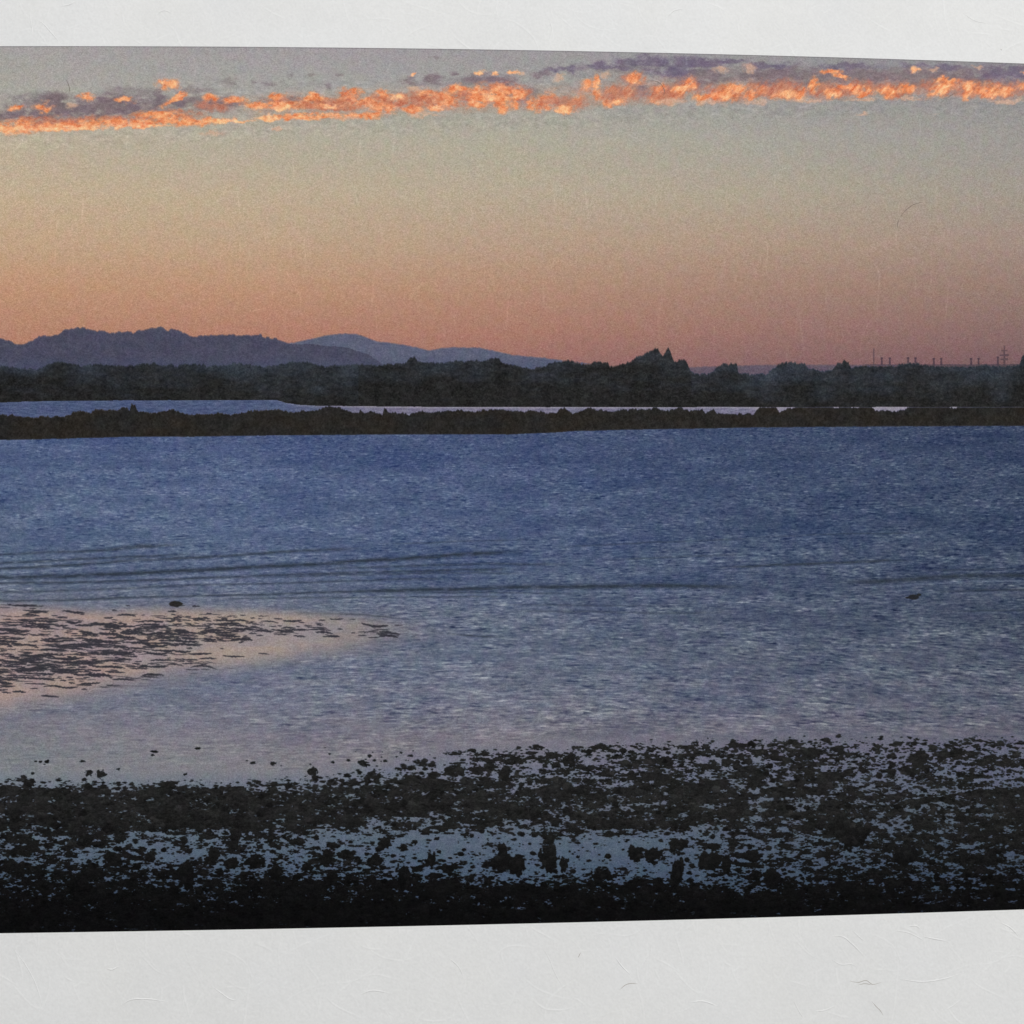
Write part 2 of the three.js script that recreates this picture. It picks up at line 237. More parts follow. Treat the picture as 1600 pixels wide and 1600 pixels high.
// ------------------------------------------------------------------ single ripples, tufts and stones of the printed picture, two samples to a unit
const WIDE = (X1 - X0) * 2;
const RIPPLE = { y0: 660, high: 1100 }, ripple = new Float32Array(WIDE * RIPPLE.high);
for (let n = 0; n < 120000; n++) {
  const x = X0 + rnd() * (X1 - X0), y = 664 + 540 * rnd() ** 1.15, near = clamp((y - 680) / 450);
  const long = (2.6 + 5 * near) * (0.4 + 1.2 * rnd() + (rnd() < 0.08 ? 1.5 : 0)), thick = (0.5 + 0.4 * near) * (0.7 + 0.7 * rnd()), tone = (rnd() < 0.45 ? 9 + 16 * rnd() * rnd() : -8 - 15 * rnd() * rnd());
  const right = step(800, 1200, x) * step(940, 1040, y), lean = -0.014 + 0.085 * right + (rnd() - 0.5) * 0.05, sag = (rnd() - 0.35) * 0.012;
  const i0 = Math.floor((x - long - X0) * 2), i1 = Math.ceil((x + long - X0) * 2);
  for (let i = Math.max(0, i0); i < Math.min(WIDE, i1); i++) {
    const dx = i / 2 + X0 - x, my = y + lean * dx + sag * dx * dx, w = 1 - (dx / long) ** 2;
    if (w <= 0) continue;
    for (let j = Math.floor((my - thick * 2 - RIPPLE.y0) * 2); j <= (my + thick * 2 - RIPPLE.y0) * 2; j++) if (j >= 0 && j < RIPPLE.high) {
      const d = (j / 2 + RIPPLE.y0 - my) / thick;
      ripple[j * WIDE + i] += tone * w * Math.exp(-d * d);
    }
  }
}
const barDark = new Float32Array(WIDE * RIPPLE.high);
for (let n = 0; n < 5600; n++) {                // short dark ripple marks on the wet sand
  const x = X0 + rnd() * 780, y = 945 + rnd() * 150, g = (cx, cy, rx, ry, h) => h * Math.exp(-(((x - cx) / rx) ** 2) - ((y - cy) / ry) ** 2);
  const dense = Math.max(g(60, 1040, 190, 26, 1), g(270, 986, 120, 22, 1), g(150, 1012, 120, 22, 0.85), g(60, 972, 120, 15, 0.5), g(440, 980, 120, 13, 0.32), g(-60, 1010, 120, 50, 0.6)) * clamp(1 + 1.1 * fbm(x / 34, y / 9, 116, 2));
  if (rnd() > dense) continue;
  const long = 2.5 + 17 * rnd() ** 2.6 + 3 * rnd(), thick = 0.35 + 1.0 * rnd() * (0.35 + long / 13), sag = (rnd() - 0.5) * 0.02, lean = 0.03 + (rnd() - 0.5) * 0.12;
  for (let i = Math.max(0, Math.floor((x - long - X0) * 2)); i < (x + long - X0) * 2; i++) {
    const dx = i / 2 + X0 - x, my = y + lean * dx + sag * dx * dx + 0.7 * (noise(i / 5, n, 117) - 0.5), w = 1 - (dx / long) ** 2;
    if (w <= 0) continue;
    for (let j = Math.floor((my - 4 - RIPPLE.y0) * 2); j <= (my + 4 - RIPPLE.y0) * 2; j++) {
      const d = Math.abs(j / 2 + RIPPLE.y0 - my) - thick * Math.sqrt(w) * (0.45 + 1.1 * noise(i / 4, j / 2.4 + n, 118)), q = j * WIDE + i;
      barDark[q] = Math.max(barDark[q], step(0.7, -0.5, d));
    }
  }
}
const BEACH = { y0: 1140, high: 660 }, beachDark = new Float32Array(WIDE * BEACH.high), beachTone = new Float32Array(WIDE * BEACH.high);
function clod(x, y, rx, ry, tone, s, ragged = 0.45) {
  const i0 = Math.max(0, Math.floor((x - rx * 1.4 - X0) * 2)), i1 = Math.min(WIDE - 1, Math.ceil((x + rx * 1.4 - X0) * 2));
  const j0 = Math.max(0, Math.floor((y - ry * 1.4 - BEACH.y0) * 2)), j1 = Math.min(BEACH.high - 1, Math.ceil((y + ry * 1.4 - BEACH.y0) * 2));
  const soft = clamp(0.9 / Math.min(rx, ry), 0.12, 0.7);
  for (let j = j0; j <= j1; j++) for (let i = i0; i <= i1; i++) {
    const dx = (i / 2 + X0 - x) / rx, dy = (j / 2 + BEACH.y0 - y) / ry, r = Math.hypot(dx, dy);
    if (r > 1.4) continue;
    const lobes = rx > 1.6 ? ragged * (noise(dx * 1.7 + s, dy * 1.7 - s, 401) - 0.5) + ragged * 0.7 * (noise(dx * 4.1 - s, dy * 4.1 + s, 402) - 0.5) : 0;
    const a = step(1 + soft * 0.5, 1 - soft, r + lobes), n = j * WIDE + i;
    if (a > beachDark[n]) beachDark[n] = a;
    if (a > 0.05) beachTone[n] += (tone - 5 * dy - beachTone[n]) * a;
  }
}
for (let n = 0, k = 0; n < 95000; n++) {
  const x = X0 + rnd() * (X1 - X0), y = 1150 + rnd() * 316, kind = rnd();
  const c0 = cover(clamp(x, 0, 1600), y, null) - (y < at(shoreTop, x) ? 0.03 * (at(shoreTop, x) - y) : 0);
  const c = clamp(c0 * (1.08 + 1.15 * fbm(x / 24, y / 7, 403, 3) * (1.25 - c0)) + (c0 > 0.03 ? 0.16 * fbm(x / 90, y / 20, 404, 2) : 0) + 0.4 * step(1385, 1425, y), 0, 0.997);
  const size = kind < 0.66 ? 0.7 + 1.1 * rnd() : kind < 0.95 ? 1.5 + 1.8 * rnd() : 3 + 4 * rnd() * rnd();
  if (rnd() * 3.8 > -Math.log(1 - c)) continue;
  const flat = kind > 0.95 ? 1.25 : 1.5 + 1.1 * rnd(), lower = step(1330, 1440, y);
  clod(x, y, size * Math.sqrt(flat) * 1.12, size / Math.sqrt(flat) * 1.05, (rnd() - 0.5) * 20 + 14 * fbm(x / 14, y / 10, 405, 2), (k++ % 997) * 1.7);
}
stones.forEach(([x, y, rx, ry], n) => {
  clod(x, y, rx * 1.05, ry * 1.05, -4 + 8 * (hash(n, 4, 9) - 0.5), n * 3.1, 0.7);
  if (rx > 5) for (let k = 0; k < 5; k++) clod(x + (hash(n, k, 10) - 0.5) * rx * 1.5, y + (hash(n, k, 11) - 0.4) * ry * 1.5, rx * 0.3, ry * 0.26, -8 + 18 * hash(n, k, 12), n + k * 5.3);
});
const sampled = (map, y0, high, x, y) => {
  const u = clamp((x - X0) * 2, 0, WIDE - 2), v = clamp((y - y0) * 2, 0, high - 2), i = Math.floor(u), j = Math.floor(v), s = u - i, t = v - j, n = j * WIDE + i;
  return (map[n] * (1 - s) + map[n + 1] * s) * (1 - t) + (map[n + WIDE] * (1 - s) + map[n + WIDE + 1] * s) * t;
};

// ------------------------------------------------------------------ painting the print
const BARK = [31, 31, 31], NIGHT = [9, 9, 10];
function paint(x, y, o) {
  const topTree = at(treeTop, x), shoreY = at(shoreTop, x);
  if (y < topTree) {
    skyTint(x, y, o);
    if (y > at(cloudTop, x) - 16 && y < at(cloudBase, x) + 16) {
      const wx = x + 7 * fbm(x / 16, y / 12, 51, 3) + 2.5 * fbm(x / 4, y / 4, 53, 2), wy = y + 5 * fbm(x / 14, y / 11, 52, 3) + 2.2 * fbm(x / 4, y / 3.5, 54, 2);
      const lean = step(820, 980, x), veil = 0.8 * fbm(x / 14, y / 6, 55, 4), rag = (1 - lean) * 0.9 * fbm(x / 8, y / 5.5, 58, 4) + lean * (0.55 * fbm((x + 0.9 * y) / 6.5, (x - y) / 14, 56, 4) + 0.45 * fbm(x / 7, y / 5, 60, 4));
      const base = at(cloudBase, x), ribbon = step(base - 8, base - 20, wy) * step(base - 62, base - 40, wy) * (0.55 + 0.9 * veil);
      mix3(o, [184, 140, 120], 0.62 * clamp(ribbon) * step(330, 470, x));
      for (const n of puffsNear[Math.floor(x / 40)] ?? []) {
        const p = puffs[n], dx = (wx - p.x) / p.rx, dy = (wy - p.y - p.lean * (wx - p.x)) / p.ry, d = dx * dx + dy * dy;
        if (d < 3) mix3(o, p.tint, p.strength * step(0.12, 0.9, Math.exp(-d * 0.9) * (1 + (p.tint[0] > 150 ? rag : veil))));
      }
      const lum = (o[0] - o[2] - 40) / 100;
      const wisp = (1 - lean) * fbm(x / 6, y / 4, 57, 3) + lean * fbm((x + 0.9 * y) / 4.5, (x - y) / 12, 59, 3);
      if (lum > 0) { const k = 62 * clamp(lum) * wisp; o[0] += k * 0.55; o[1] += k * 0.95; o[2] += k * 0.85; }
      else { const k = 14 * fbm(x / 9, y / 4, 63, 3) * step(16, 40, y - at(cloudTop, x) + 16); o[0] += k; o[1] += k; o[2] += k * 0.9; }
    }
    for (const [cx, cy] of stacks) if (Math.abs(x - cx) < 3 && y > cy) {
      const w = y < cy + 3 ? 2.3 : y < cy + 5 ? 1.5 : 1.9;
      mix3(o, [70, 56, 66], 0.85 * step(w, w - 0.9, Math.abs(x - cx)));
    }
    if (Math.abs(x - 1364) < 3 && y > 545) mix3(o, [84, 68, 76], 0.7 * step(1.5, 0.5, Math.abs(x - 1364)));
    if (Math.abs(x - 1567) < 9 && y > 541) {
      const dx = Math.abs(x - 1567), arm = (Math.abs(y - 549) < 1 && dx < 5) || (Math.abs(y - 556) < 1.3 && dx < 7) || (Math.abs(y - 562.5) < 1.5 && dx < 6);
      if (dx < 1 + (y - 541) * 0.025 || arm) mix3(o, [74, 60, 68], 0.66);
    }
    if (x > 1350 && y > 570 && y > topTree - 3) mix3(o, [62, 58, 70], 0.6);
    if (y > at(hillTop, x)) {
      const hill = x < 452 || y > at(nearHill, x), far = x > 940 ? 1 : 0, k = fbm(x / 2.5, y / 2.5, 61, 2) * 8 + fbm((x - y * 1.4) / 14, (y + x * 0.2) / 9, 62, 3) * 6;
      const c = far ? [86, 80, 96] : hill ? [70, 72, 92] : [88, 94, 116];
      const dawn = step(-2, 3, y - at(hillTop, x));
      mix3(o, [c[0] + k, c[1] + k, c[2] + k], (far ? 0.8 : 0.97) * dawn);
      if (!far && y > 552) mix3(o, [70, 78, 104], 0.35 * step(552, 572, y));
    }
    return;
  }
  const shore = at(farShore, x), bank = at(reedTop, x), base = at(reedBase, x);
  if (y < shore) {                              // far trees
    const t = clamp((y - topTree) / Math.max(6, shore - topTree)), edge = step(0, 2.5, y - topTree);
    const hazy = clamp(0.62 - t * 0.75 + 0.5 * fbm(x / 46, y / 16, 71, 3) - (x > 560 && x < 1080 ? 0.22 : 0));
    const k = 11 * fbm(x / 7, y / 3.6, 72, 3) + 13 * fbm(x / 1.8, y / 2, 73, 2) + 6 * fbm(x / 15, y / 40, 74, 2);
    o[0] = 34 + 19 * hazy + k; o[1] = 34 + 26 * hazy + k; o[2] = 34 + 37 * hazy + k;
    if (edge < 1 && y < topTree + 3) { const s = [0, 0, 0]; skyTint(x, y, s); if (at(hillTop, x) < topTree - 2) { s[0] = 72; s[1] = 76; s[2] = 98; } mix3(o, s, 0.6 * (1 - edge)); }
    return;
  }
  if (y < bank) {                               // strip of water beyond the reed bank
    const pink = step(380, 620, x), k = 22 * fbm(x / 8, y / 1.5, 81, 3);
    const top = step(3.5, 0.5, y - shore);
    o[0] = 76 + pink * 40 + k; o[1] = 87 + pink * 26 + k; o[2] = 119 + pink * 16 + k;
    mix3(o, [148, 143, 156], 0.7 * top * (0.06 + 0.94 * pink));
    if (x > 1180) mix3(o, [150, 144, 156], 0.6);
    return;
  }
  if (y < base) {                               // reed bank
    const k = 9 * fbm(x / 6, y / 6, 91, 3) + 10 * fbm(x / 1.8, y / 2.6, 92, 2), edge = step(0, 2, y - bank) * step(0, 2, base - y), warm = fbm(x / 40, y / 20, 93, 2) * 3;
    o[0] = 38 + k + warm; o[1] = 36 + k; o[2] = 34 + k - warm;
    if (edge < 1) mix3(o, y - bank < 2 ? [96, 100, 128] : [60, 68, 90], 0.5 * (1 - edge));
    return;
  }
  // open water
  const deep = clamp((y - 680) / 450);
  waterTint(x, y, o);
  const calm = (y > 925 ? 1 - 0.4 * step(700, 300, x) * step(925, 945, y) : 1) * (1 - 0.6 * step(40, 0, shoreY - y)) * (1 - 0.4 * step(1100, 1160, y) * step(900, 300, x));
  const near = step(0.1, 0.9, deep), sheet = fbm(x / 90, (y + x * 0.012) / 14, 102, 3), fine = fbm(x / 3.5, y / 1.7, 103, 2);
  const k = calm * (sampled(ripple, RIPPLE.y0, RIPPLE.high, x, y) * (1.2 - 0.05 * near) * (1 + 0.6 * sheet) + 14 * sheet + 11 * fine);
  o[0] += 5 + k * 0.95; o[1] += 2 + k * 0.93; o[2] += 1 + k * 0.8;
  if (y > 965) { const pinkish = clamp(0.5 + 0.9 * fbm(x / 60, y / 12, 104, 2)) * step(965, 1060, y) * 0.2; mix3(o, [150, 138, 148], pinkish); }
  // patches that the wind roughens
  const gust = step(0.1, 0.5, fbm(x / 160, y / 30, 106, 2));
  mix3(o, [o[0] - 10, o[1] - 9, o[2] - 6], gust * calm * 0.8);
  for (const w of waves) if (x > w.x0 - 30 && x < w.x1 + 30) {
    const dy = y - at(w.line, x);
    if (dy > -11 && dy < 11) {
      const fade = step(w.x0 - 30, w.x0 + 60, x) * step(w.x1 + 30, w.x1 - 60, x), torn = clamp(0.9 + 0.75 * fbm(x / 12, y / 3, 105, 3));
      mix3(o, [44, 52, 64], w.dark * fade * torn * Math.exp(-Math.pow(dy / w.w, 2)));
      mix3(o, [136, 146, 170], 0.28 * w.dark * fade * Math.exp(-Math.pow((dy - w.w * 2.4) / 1.6, 2)));
    }
  }
  // wet sand bar
  const b0 = at(barTop, x), b1 = at(barBase, x);
  if (x < 760 && y > b0 - 14 && y < b1 + 26) {
    const m = step(-12, 12, y - b0) * step(-26, 22, b1 - y) * step(760, 430, x);
    const warm = step(-0.3, 0.5, fbm(x / 60, y / 18, 111, 3) + 0.6 * step(26, 4, y - b0) + 0.5 * step(34, 8, b1 - y));
    const lit = 6 * fbm(x / 5, y / 3, 112, 2);
    const rosy = step(420, 150, x) * 3;
    mix3(o, [156 + 15 * warm + lit + rosy, 144 + 8 * warm + lit - rosy, 143 - 5 * warm + lit], m * 0.88);
    mix3(o, [44, 44, 52], 0.9 * step(-12, 4, b1 - y) * sampled(barDark, RIPPLE.y0, RIPPLE.high, x, y));
  }
  { const dx = (x - 274) / 11, dy = (y - 943.5) / 4.6; if (dx * dx + dy * dy < 2) mix3(o, [40, 38, 37], step(1.15, 0.75, dx * dx + dy * dy + 0.2 * fbm(x / 3, y / 3, 121, 2))); }
  { // swimming bird
    const body = ((x - 1426) / 8.6) ** 2 + ((y - 933) / 4.2) ** 2, head = ((x - 1434.5) / 3.6) ** 2 + ((y - 929.4) / 2.2) ** 2, tail = ((x - 1417.5) / 4.6) ** 2 + ((y - 934) / 1.5) ** 2;
    mix3(o, [36, 38, 42], Math.max(step(1.2, 0.7, body), step(1.2, 0.7, head), step(1.2, 0.7, tail)));
  }
  if (y < shoreY - 24 && y < 1168) return;
  // shore: weed and stones between pools
  const pool = [0, 0, 0]; poolTint(x, y, pool);
  const pk = 7 * fbm(x / 9, y / 3, 131, 3);
  mix3(o, [pool[0] + pk, pool[1] + pk, pool[2] + pk], step(shoreY - 24, shoreY + 10, y));
  const c = cover(x, y, null) - (y < shoreY ? 0.03 * (shoreY - y) : 0);
  const weed = 0.6 * fbm(x / 13, (y - x * 0.02) / 4.6, 133, 4) + 0.5 * fbm(x / 36, y / 12, 134, 3) + 0.16 * fbm(x / 3, y / 1.8, 135, 2);
  const mat = c < 0.03 ? 0 : step(-0.08, 0.09, c * 0.78 - 0.5 - 0.5 * Math.tanh(weed * 2.9));
  const stone = sampled(beachDark, BEACH.y0, BEACH.high, x, y), dark = Math.max(stone, mat), clodTone = sampled(beachTone, BEACH.y0, BEACH.high, x, y);
  const night = step(1240, 1440, y), lum = 0.85 * clodTone + 5 * fbm(x / 9, y / 6, 138, 3) + 6 * fbm(x / 2.4, y / 2, 139, 2);
  const ink = [BARK[0] + (NIGHT[0] - BARK[0]) * night + lum * (1 - 0.6 * night), BARK[1] + (NIGHT[1] - BARK[1]) * night + lum * (1 - 0.6 * night), BARK[2] + (NIGHT[2] - BARK[2]) * night + lum * (1 - 0.6 * night)];
  const wet = 1 - 0.4 * night;
  mix3(o, [60 * wet, 69 * wet, 80 * wet], step(0, 0.5, dark) * 0.75);
  mix3(o, ink, step(0.25, 0.9, dark));
}

// faint lines where long fibres of the paper took less ink: stamped once into a mask
const MASK = 1024, scuff = new Float32Array(MASK * MASK);
function stroke(x, y, angle, length, bend, strength, width = 0.9) {
  for (let s = 0; s < length; s += 0.7) {
    const px = x * MASK / 1900, py = y * MASK / 1500, i0 = Math.floor(px), j0 = Math.floor(py), w = strength * Math.sin(Math.PI * (0.06 + 0.88 * s / length));
    for (let j = j0 - 1; j <= j0 + 1; j++) for (let i = i0 - 1; i <= i0 + 1; i++) if (i >= 0 && j >= 0 && i < MASK && j < MASK) {
      const d = ((i + 0.5 - px) ** 2 + (j + 0.5 - py) ** 2) / (width * width * 0.4);
      scuff[j * MASK + i] = Math.max(scuff[j * MASK + i], w * Math.exp(-d));
    }
    x += Math.cos(angle) * 0.7; y += Math.sin(angle) * 0.7; angle += bend * 0.7;
  }
}
for (let k = 0; k < 420; k++) stroke(rnd() * 1900, rnd() * 1500, rnd() * 6.3, 20 + rnd() * 70, (rnd() - 0.5) * 0.05, 0.12 + 0.4 * rnd() * rnd());
for (let k = 0; k < 900; k++) stroke(rnd() * 1900, rnd() * 1500, Math.PI / 2 + (rnd() - 0.5) * 0.25, 12 + rnd() * 60, 0, 0.1 + 0.34 * rnd() * rnd());

const toLinear = new Float32Array(1024).map((_, i) => { const c = i / 1023; return c <= 0.04045 ? c / 12.92 : ((c + 0.055) / 1.055) ** 2.4; });
const KEY = 0.9;                                // how much of a surface's colour the window's light returns to the eye
function dye(v) {                               // photograph value 0..255 -> ink colour, as an sRGB byte
  const c = toLinear[clamp(Math.round(v / 255 * 1023), 0, 1023)] / KEY;
  return 255 * (c <= 0.0031308 ? 12.92 * c : 1.055 * c ** (1 / 2.4) - 0.055);
}
const dyes = new Uint8Array(2048).map((_, i) => clamp(Math.round(dye(i / 2047 * 255)), 0, 255));

const SIDE = 2048;
function printTexture() {
  const data = new Uint8Array(SIDE * SIDE * 4), o = [0, 0, 0];
  for (let j = 0; j < SIDE; j++) for (let i = 0; i < SIDE; i++) {
    const a = PRINT.a0 + (PRINT.a1 - PRINT.a0) * (i + 0.5) / SIDE, b = PRINT.b1 - (PRINT.b1 - PRINT.b0) * (j + 0.5) / SIDE;
    const [x, y] = measured(a, b);
    paint(x, y, o);
    const rim = step(0.00042, 0.0001, b - PRINT.b0);           // ink gathers along the upper edge of the print
    if (rim > 0) mix3(o, [104, 103, 105], 0.6 * rim);
    // ink grain, colour mottle and the fibres that show through
    const lum = (o[0] + o[1] + o[2]) / 3, g = (hash(i, j, 7) * 1.9 + hash(i >> 1, j, 8) * 0.9 + noise(i / 1.5, j / 2, 9) * 0.8 - 1.8);
    const dots = g * (4 + lum * 0.085), m1 = 3.2 * fbm(i / 13, j / 17, 11, 2), m2 = 3.2 * fbm(i / 15, j / 19, 13, 2);
    const mi = clamp(Math.floor((x + 140) * MASK / 1900), 0, MASK - 1), mj = clamp(Math.floor(y * MASK / 1500), 0, MASK - 1);
    const show = scuff[mj * MASK + mi] * (10 + lum * 0.1) * 1.3;
    const n = (j * SIDE + i) * 4;
    for (let k = 0; k < 3; k++) {
      const tint = (k === 0 ? m1 : k === 1 ? -0.4 * (m1 + m2) : m2) * clamp(lum / 110, 0.25, 1);
      data[n + k] = dyes[clamp(Math.round((o[k] + dots + tint + show) / 255 * 2047), 0, 2047)];
    }
    data[n + 3] = 255;
  }
  const t = new THREE.DataTexture(data, SIDE, SIDE);
  t.colorSpace = THREE.SRGBColorSpace; t.magFilter = t.minFilter = THREE.LinearFilter; t.needsUpdate = true;
  t.repeat.set(1 / (PRINT.a1 - PRINT.a0), 1 / (PRINT.b1 - PRINT.b0));
  t.offset.set(-PRINT.a0 / (PRINT.a1 - PRINT.a0), PRINT.b1 / (PRINT.b1 - PRINT.b0));
  return t;
}
// paper: pulp colour and tooth, tiles of 0.2 m
const PULP = 1024, TILE = 0.2;
function wrapNoise(i, j, cells, s) {
  const x = i * cells / PULP, y = j * cells / PULP, xi = Math.floor(x), yi = Math.floor(y);
  let fx = x - xi, fy = y - yi; fx = fx * fx * (3 - 2 * fx); fy = fy * fy * (3 - 2 * fy);
  const q = (u, v) => hash(u % cells, v % cells, s);
  return (q(xi, yi) * (1 - fx) + q(xi + 1, yi) * fx) * (1 - fy) + (q(xi, yi + 1) * (1 - fx) + q(xi + 1, yi + 1) * fx) * fy;
}
function tileFibres(count, longest) {
  const h = new Float32Array(PULP * PULP);
  for (let k = 0; k < count; k++) {
    let x = rnd() * PULP, y = rnd() * PULP, a = rnd() * 6.283; const len = 15 + rnd() * rnd() * longest, bend = (rnd() - 0.5) * 0.028, lift2 = 0.25 + 0.75 * rnd() * rnd();
    for (let s = 0; s < len; s += 0.6) {
      const i0 = Math.floor(x), j0 = Math.floor(y), w = lift2 * Math.sin(Math.PI * (0.05 + 0.9 * s / len));
      for (let j = j0 - 1; j <= j0 + 2; j++) for (let i = i0 - 1; i <= i0 + 2; i++) {
        const n = ((j + PULP) % PULP) * PULP + (i + PULP) % PULP, d = (i + 0.5 - x) ** 2 + (j + 0.5 - y) ** 2;
        h[n] = Math.max(h[n], w * Math.exp(-d / 1.3));
      }
      x += Math.cos(a) * 0.6; y += Math.sin(a) * 0.6; a += bend + (rnd() - 0.5) * 0.06;
    }
  }
  return h;
}
const pulpFibres = tileFibres(900, 150);
function pulpTextures() {
  const colour = new Uint8Array(PULP * PULP * 4), height = new Uint8Array(PULP * PULP * 4);
  for (let j = 0; j < PULP; j++) for (let i = 0; i < PULP; i++) {
    const n = (j * PULP + i) * 4, f = pulpFibres[n / 4];
    const mottle = 0.6 * wrapNoise(i, j, 9, 1) + 0.4 * wrapNoise(i, j, 31, 2) - 0.5, grain = hash(i, j, 3) * 0.5 + wrapNoise(i, j, 400, 4) * 0.9 - 0.7, warm = wrapNoise(i, j, 13, 5) - 0.5;
    const v = 232 + 5 * mottle + 6 * grain + 6 * f;
    colour[n] = clamp(Math.round(v + 0.8 * warm), 0, 255); colour[n + 1] = clamp(Math.round(v + 0.4 * warm), 0, 255); colour[n + 2] = clamp(Math.round(v - 1.2 - 0.8 * warm), 0, 255); colour[n + 3] = 255;
    const tooth = 0.36 * wrapNoise(i, j, 256, 6) + 0.3 * wrapNoise(i, j, 128, 7) + 0.22 * wrapNoise(i, j, 450, 8) + 0.3 * wrapNoise(i, j, 48, 9);
    height[n] = height[n + 1] = height[n + 2] = clamp(Math.round(255 * (0.12 + 0.42 * tooth + 0.4 * f)), 0, 255); height[n + 3] = 255;
  }
  return [colour, height].map((d, k) => {
    const t = new THREE.DataTexture(d, PULP, PULP);
    if (!k) t.colorSpace = THREE.SRGBColorSpace;
    t.wrapS = t.wrapT = THREE.RepeatWrapping; t.magFilter = t.minFilter = THREE.LinearFilter; t.repeat.set(1 / TILE, 1 / TILE); t.needsUpdate = true;
    return t;
  });
}
const [pulpColour, pulpHeight] = pulpTextures();
const paperMaterial = new THREE.MeshPhysicalMaterial({ map: pulpColour, bumpMap: pulpHeight, bumpScale: 0.00015, roughness: 0.95, specularIntensity: 0.25 });
const printMaterial = new THREE.MeshPhysicalMaterial({ map: printTexture(), bumpMap: pulpHeight, bumpScale: 0.00015, roughness: 0.85, specularIntensity: 0.12 });
const inkedFibreMaterial = new THREE.MeshStandardMaterial({ color: new THREE.Color().setRGB(0.16, 0.125, 0.105), roughness: 0.95 });
const darkFibreMaterial = new THREE.MeshStandardMaterial({ color: new THREE.Color().setRGB(0.42, 0.39, 0.35), roughness: 0.95 });

// ------------------------------------------------------------------ the setting: the table top and the window that lights it
const shadow = (m) => { m.castShadow = m.receiveShadow = true; return m; };
{
  const grain = new Uint8Array(256 * 256 * 4);
  for (let j = 0; j < 256; j++) for (let i = 0; i < 256; i++) {
    const v = 0.5 + 0.3 * fbm(i / 90, j / 5, 201, 4) + 0.1 * fbm(i / 12, j / 2, 202, 2), n = (j * 256 + i) * 4;
    grain[n] = 120 + 46 * v; grain[n + 1] = 92 + 40 * v; grain[n + 2] = 68 + 30 * v; grain[n + 3] = 255;
  }
  const t = new THREE.DataTexture(grain, 256, 256); t.colorSpace = THREE.SRGBColorSpace; t.magFilter = THREE.LinearFilter; t.needsUpdate = true;
  const top = shadow(new THREE.Mesh(new RoundedBoxGeometry(1.4, 0.03, 0.9, 3, 0.004), new THREE.MeshStandardMaterial({ map: t, roughness: 0.6 })));
  top.name = 'table_top'; top.position.set(0, lift - SHEET.thick - 0.0151, 0); top.userData.kind = 'structure'; scene.add(top);

  const pane = new THREE.Mesh(new THREE.PlaneGeometry(WINDOW.wide, WINDOW.high), new THREE.MeshStandardMaterial({ color: 0x000000, emissive: new THREE.Color(0.97, 0.985, 1), emissiveIntensity: 1 }));
  pane.name = 'window'; pane.userData.kind = 'structure';
  const lamp = new THREE.RectAreaLight(new THREE.Color(1, 1, 1), WINDOW.radiance, WINDOW.wide, WINDOW.high);
  lamp.name = 'window_light';
  pane.position.set(...WINDOW.at); pane.lookAt(0, 0, 0); scene.add(pane);
  lamp.position.copy(pane.position).multiplyScalar(0.995); lamp.lookAt(0, 0, 0); scene.add(lamp);
}

// ------------------------------------------------------------------ the printed sheet
const art = new THREE.Group(); art.name = 'art_print';
art.userData = { label: 'white fibrous paper sheet printed with a sunset over a blue bay and dark shore', category: 'art print' };
scene.add(art);
const put = (name, geometry, material, parent, label) => {
  const m = shadow(new THREE.Mesh(geometry, material)); m.name = name; if (label) m.userData.label = label; parent.add(m); return m;
};
function build(positions, uvs, index) {
  const g = new THREE.BufferGeometry();
  g.setAttribute('position', new THREE.Float32BufferAttribute(positions, 3)); g.setAttribute('uv', new THREE.Float32BufferAttribute(uvs, 2)); g.setIndex(index);
  g.computeVertexNormals();
  return g;
}
// columns of the sheet shared by every strip, so that neighbours meet at the same points
const COLUMNS = 760, columnA = [];
for (let i = 0; i <= COLUMNS; i++) columnA.push(PRINT.a0 + (PRINT.a1 - PRINT.a0) * i / COLUMNS);
function edge(outline) {                        // b of an outline at every column
  return columnA.map((a) => {
    let b = 0;
    for (let k = 0; k < 9; k++) { const m = measured(a, b); b += (at(outline, m[0]) - m[1]) * 0.0002; }
    return clamp(b, PRINT.b0, PRINT.b1);
  });
}
const flat = (b) => columnA.map(() => b);
function strip(...pairs) {                      // one mesh between pairs of edges
  const p = [], uv = [], index = [];
  for (const [upper, lower] of pairs) {
    const from = p.length / 3, rows = 3;
    columnA.forEach((a, i) => { for (let r = 0; r <= rows; r++) { const b = upper[i] + (lower[i] - upper[i]) * r / rows; p.push(a, bow(a), b); uv.push(a, -b); } });
    for (let i = 0; i < COLUMNS; i++) {
      if (lower[i] - upper[i] < 1e-7 && lower[i + 1] - upper[i + 1] < 1e-7) continue;
      for (let r = 0; r < rows; r++) { const n = from + i * (rows + 1) + r; index.push(n, n + 1, n + rows + 1, n + 1, n + rows + 2, n + rows + 1); }
    }
  }
  const g = build(p, uv, index), nor = [];
  for (let i = 0; i < p.length; i += 3) { const s = -2 * 0.0033 * (p[i] - 0.0019) / 0.163 ** 2, l = Math.hypot(s, 1); nor.push(-s / l, 1 / l, 0); }
  g.setAttribute('normal', new THREE.Float32BufferAttribute(nor, 3));
  return g;
}
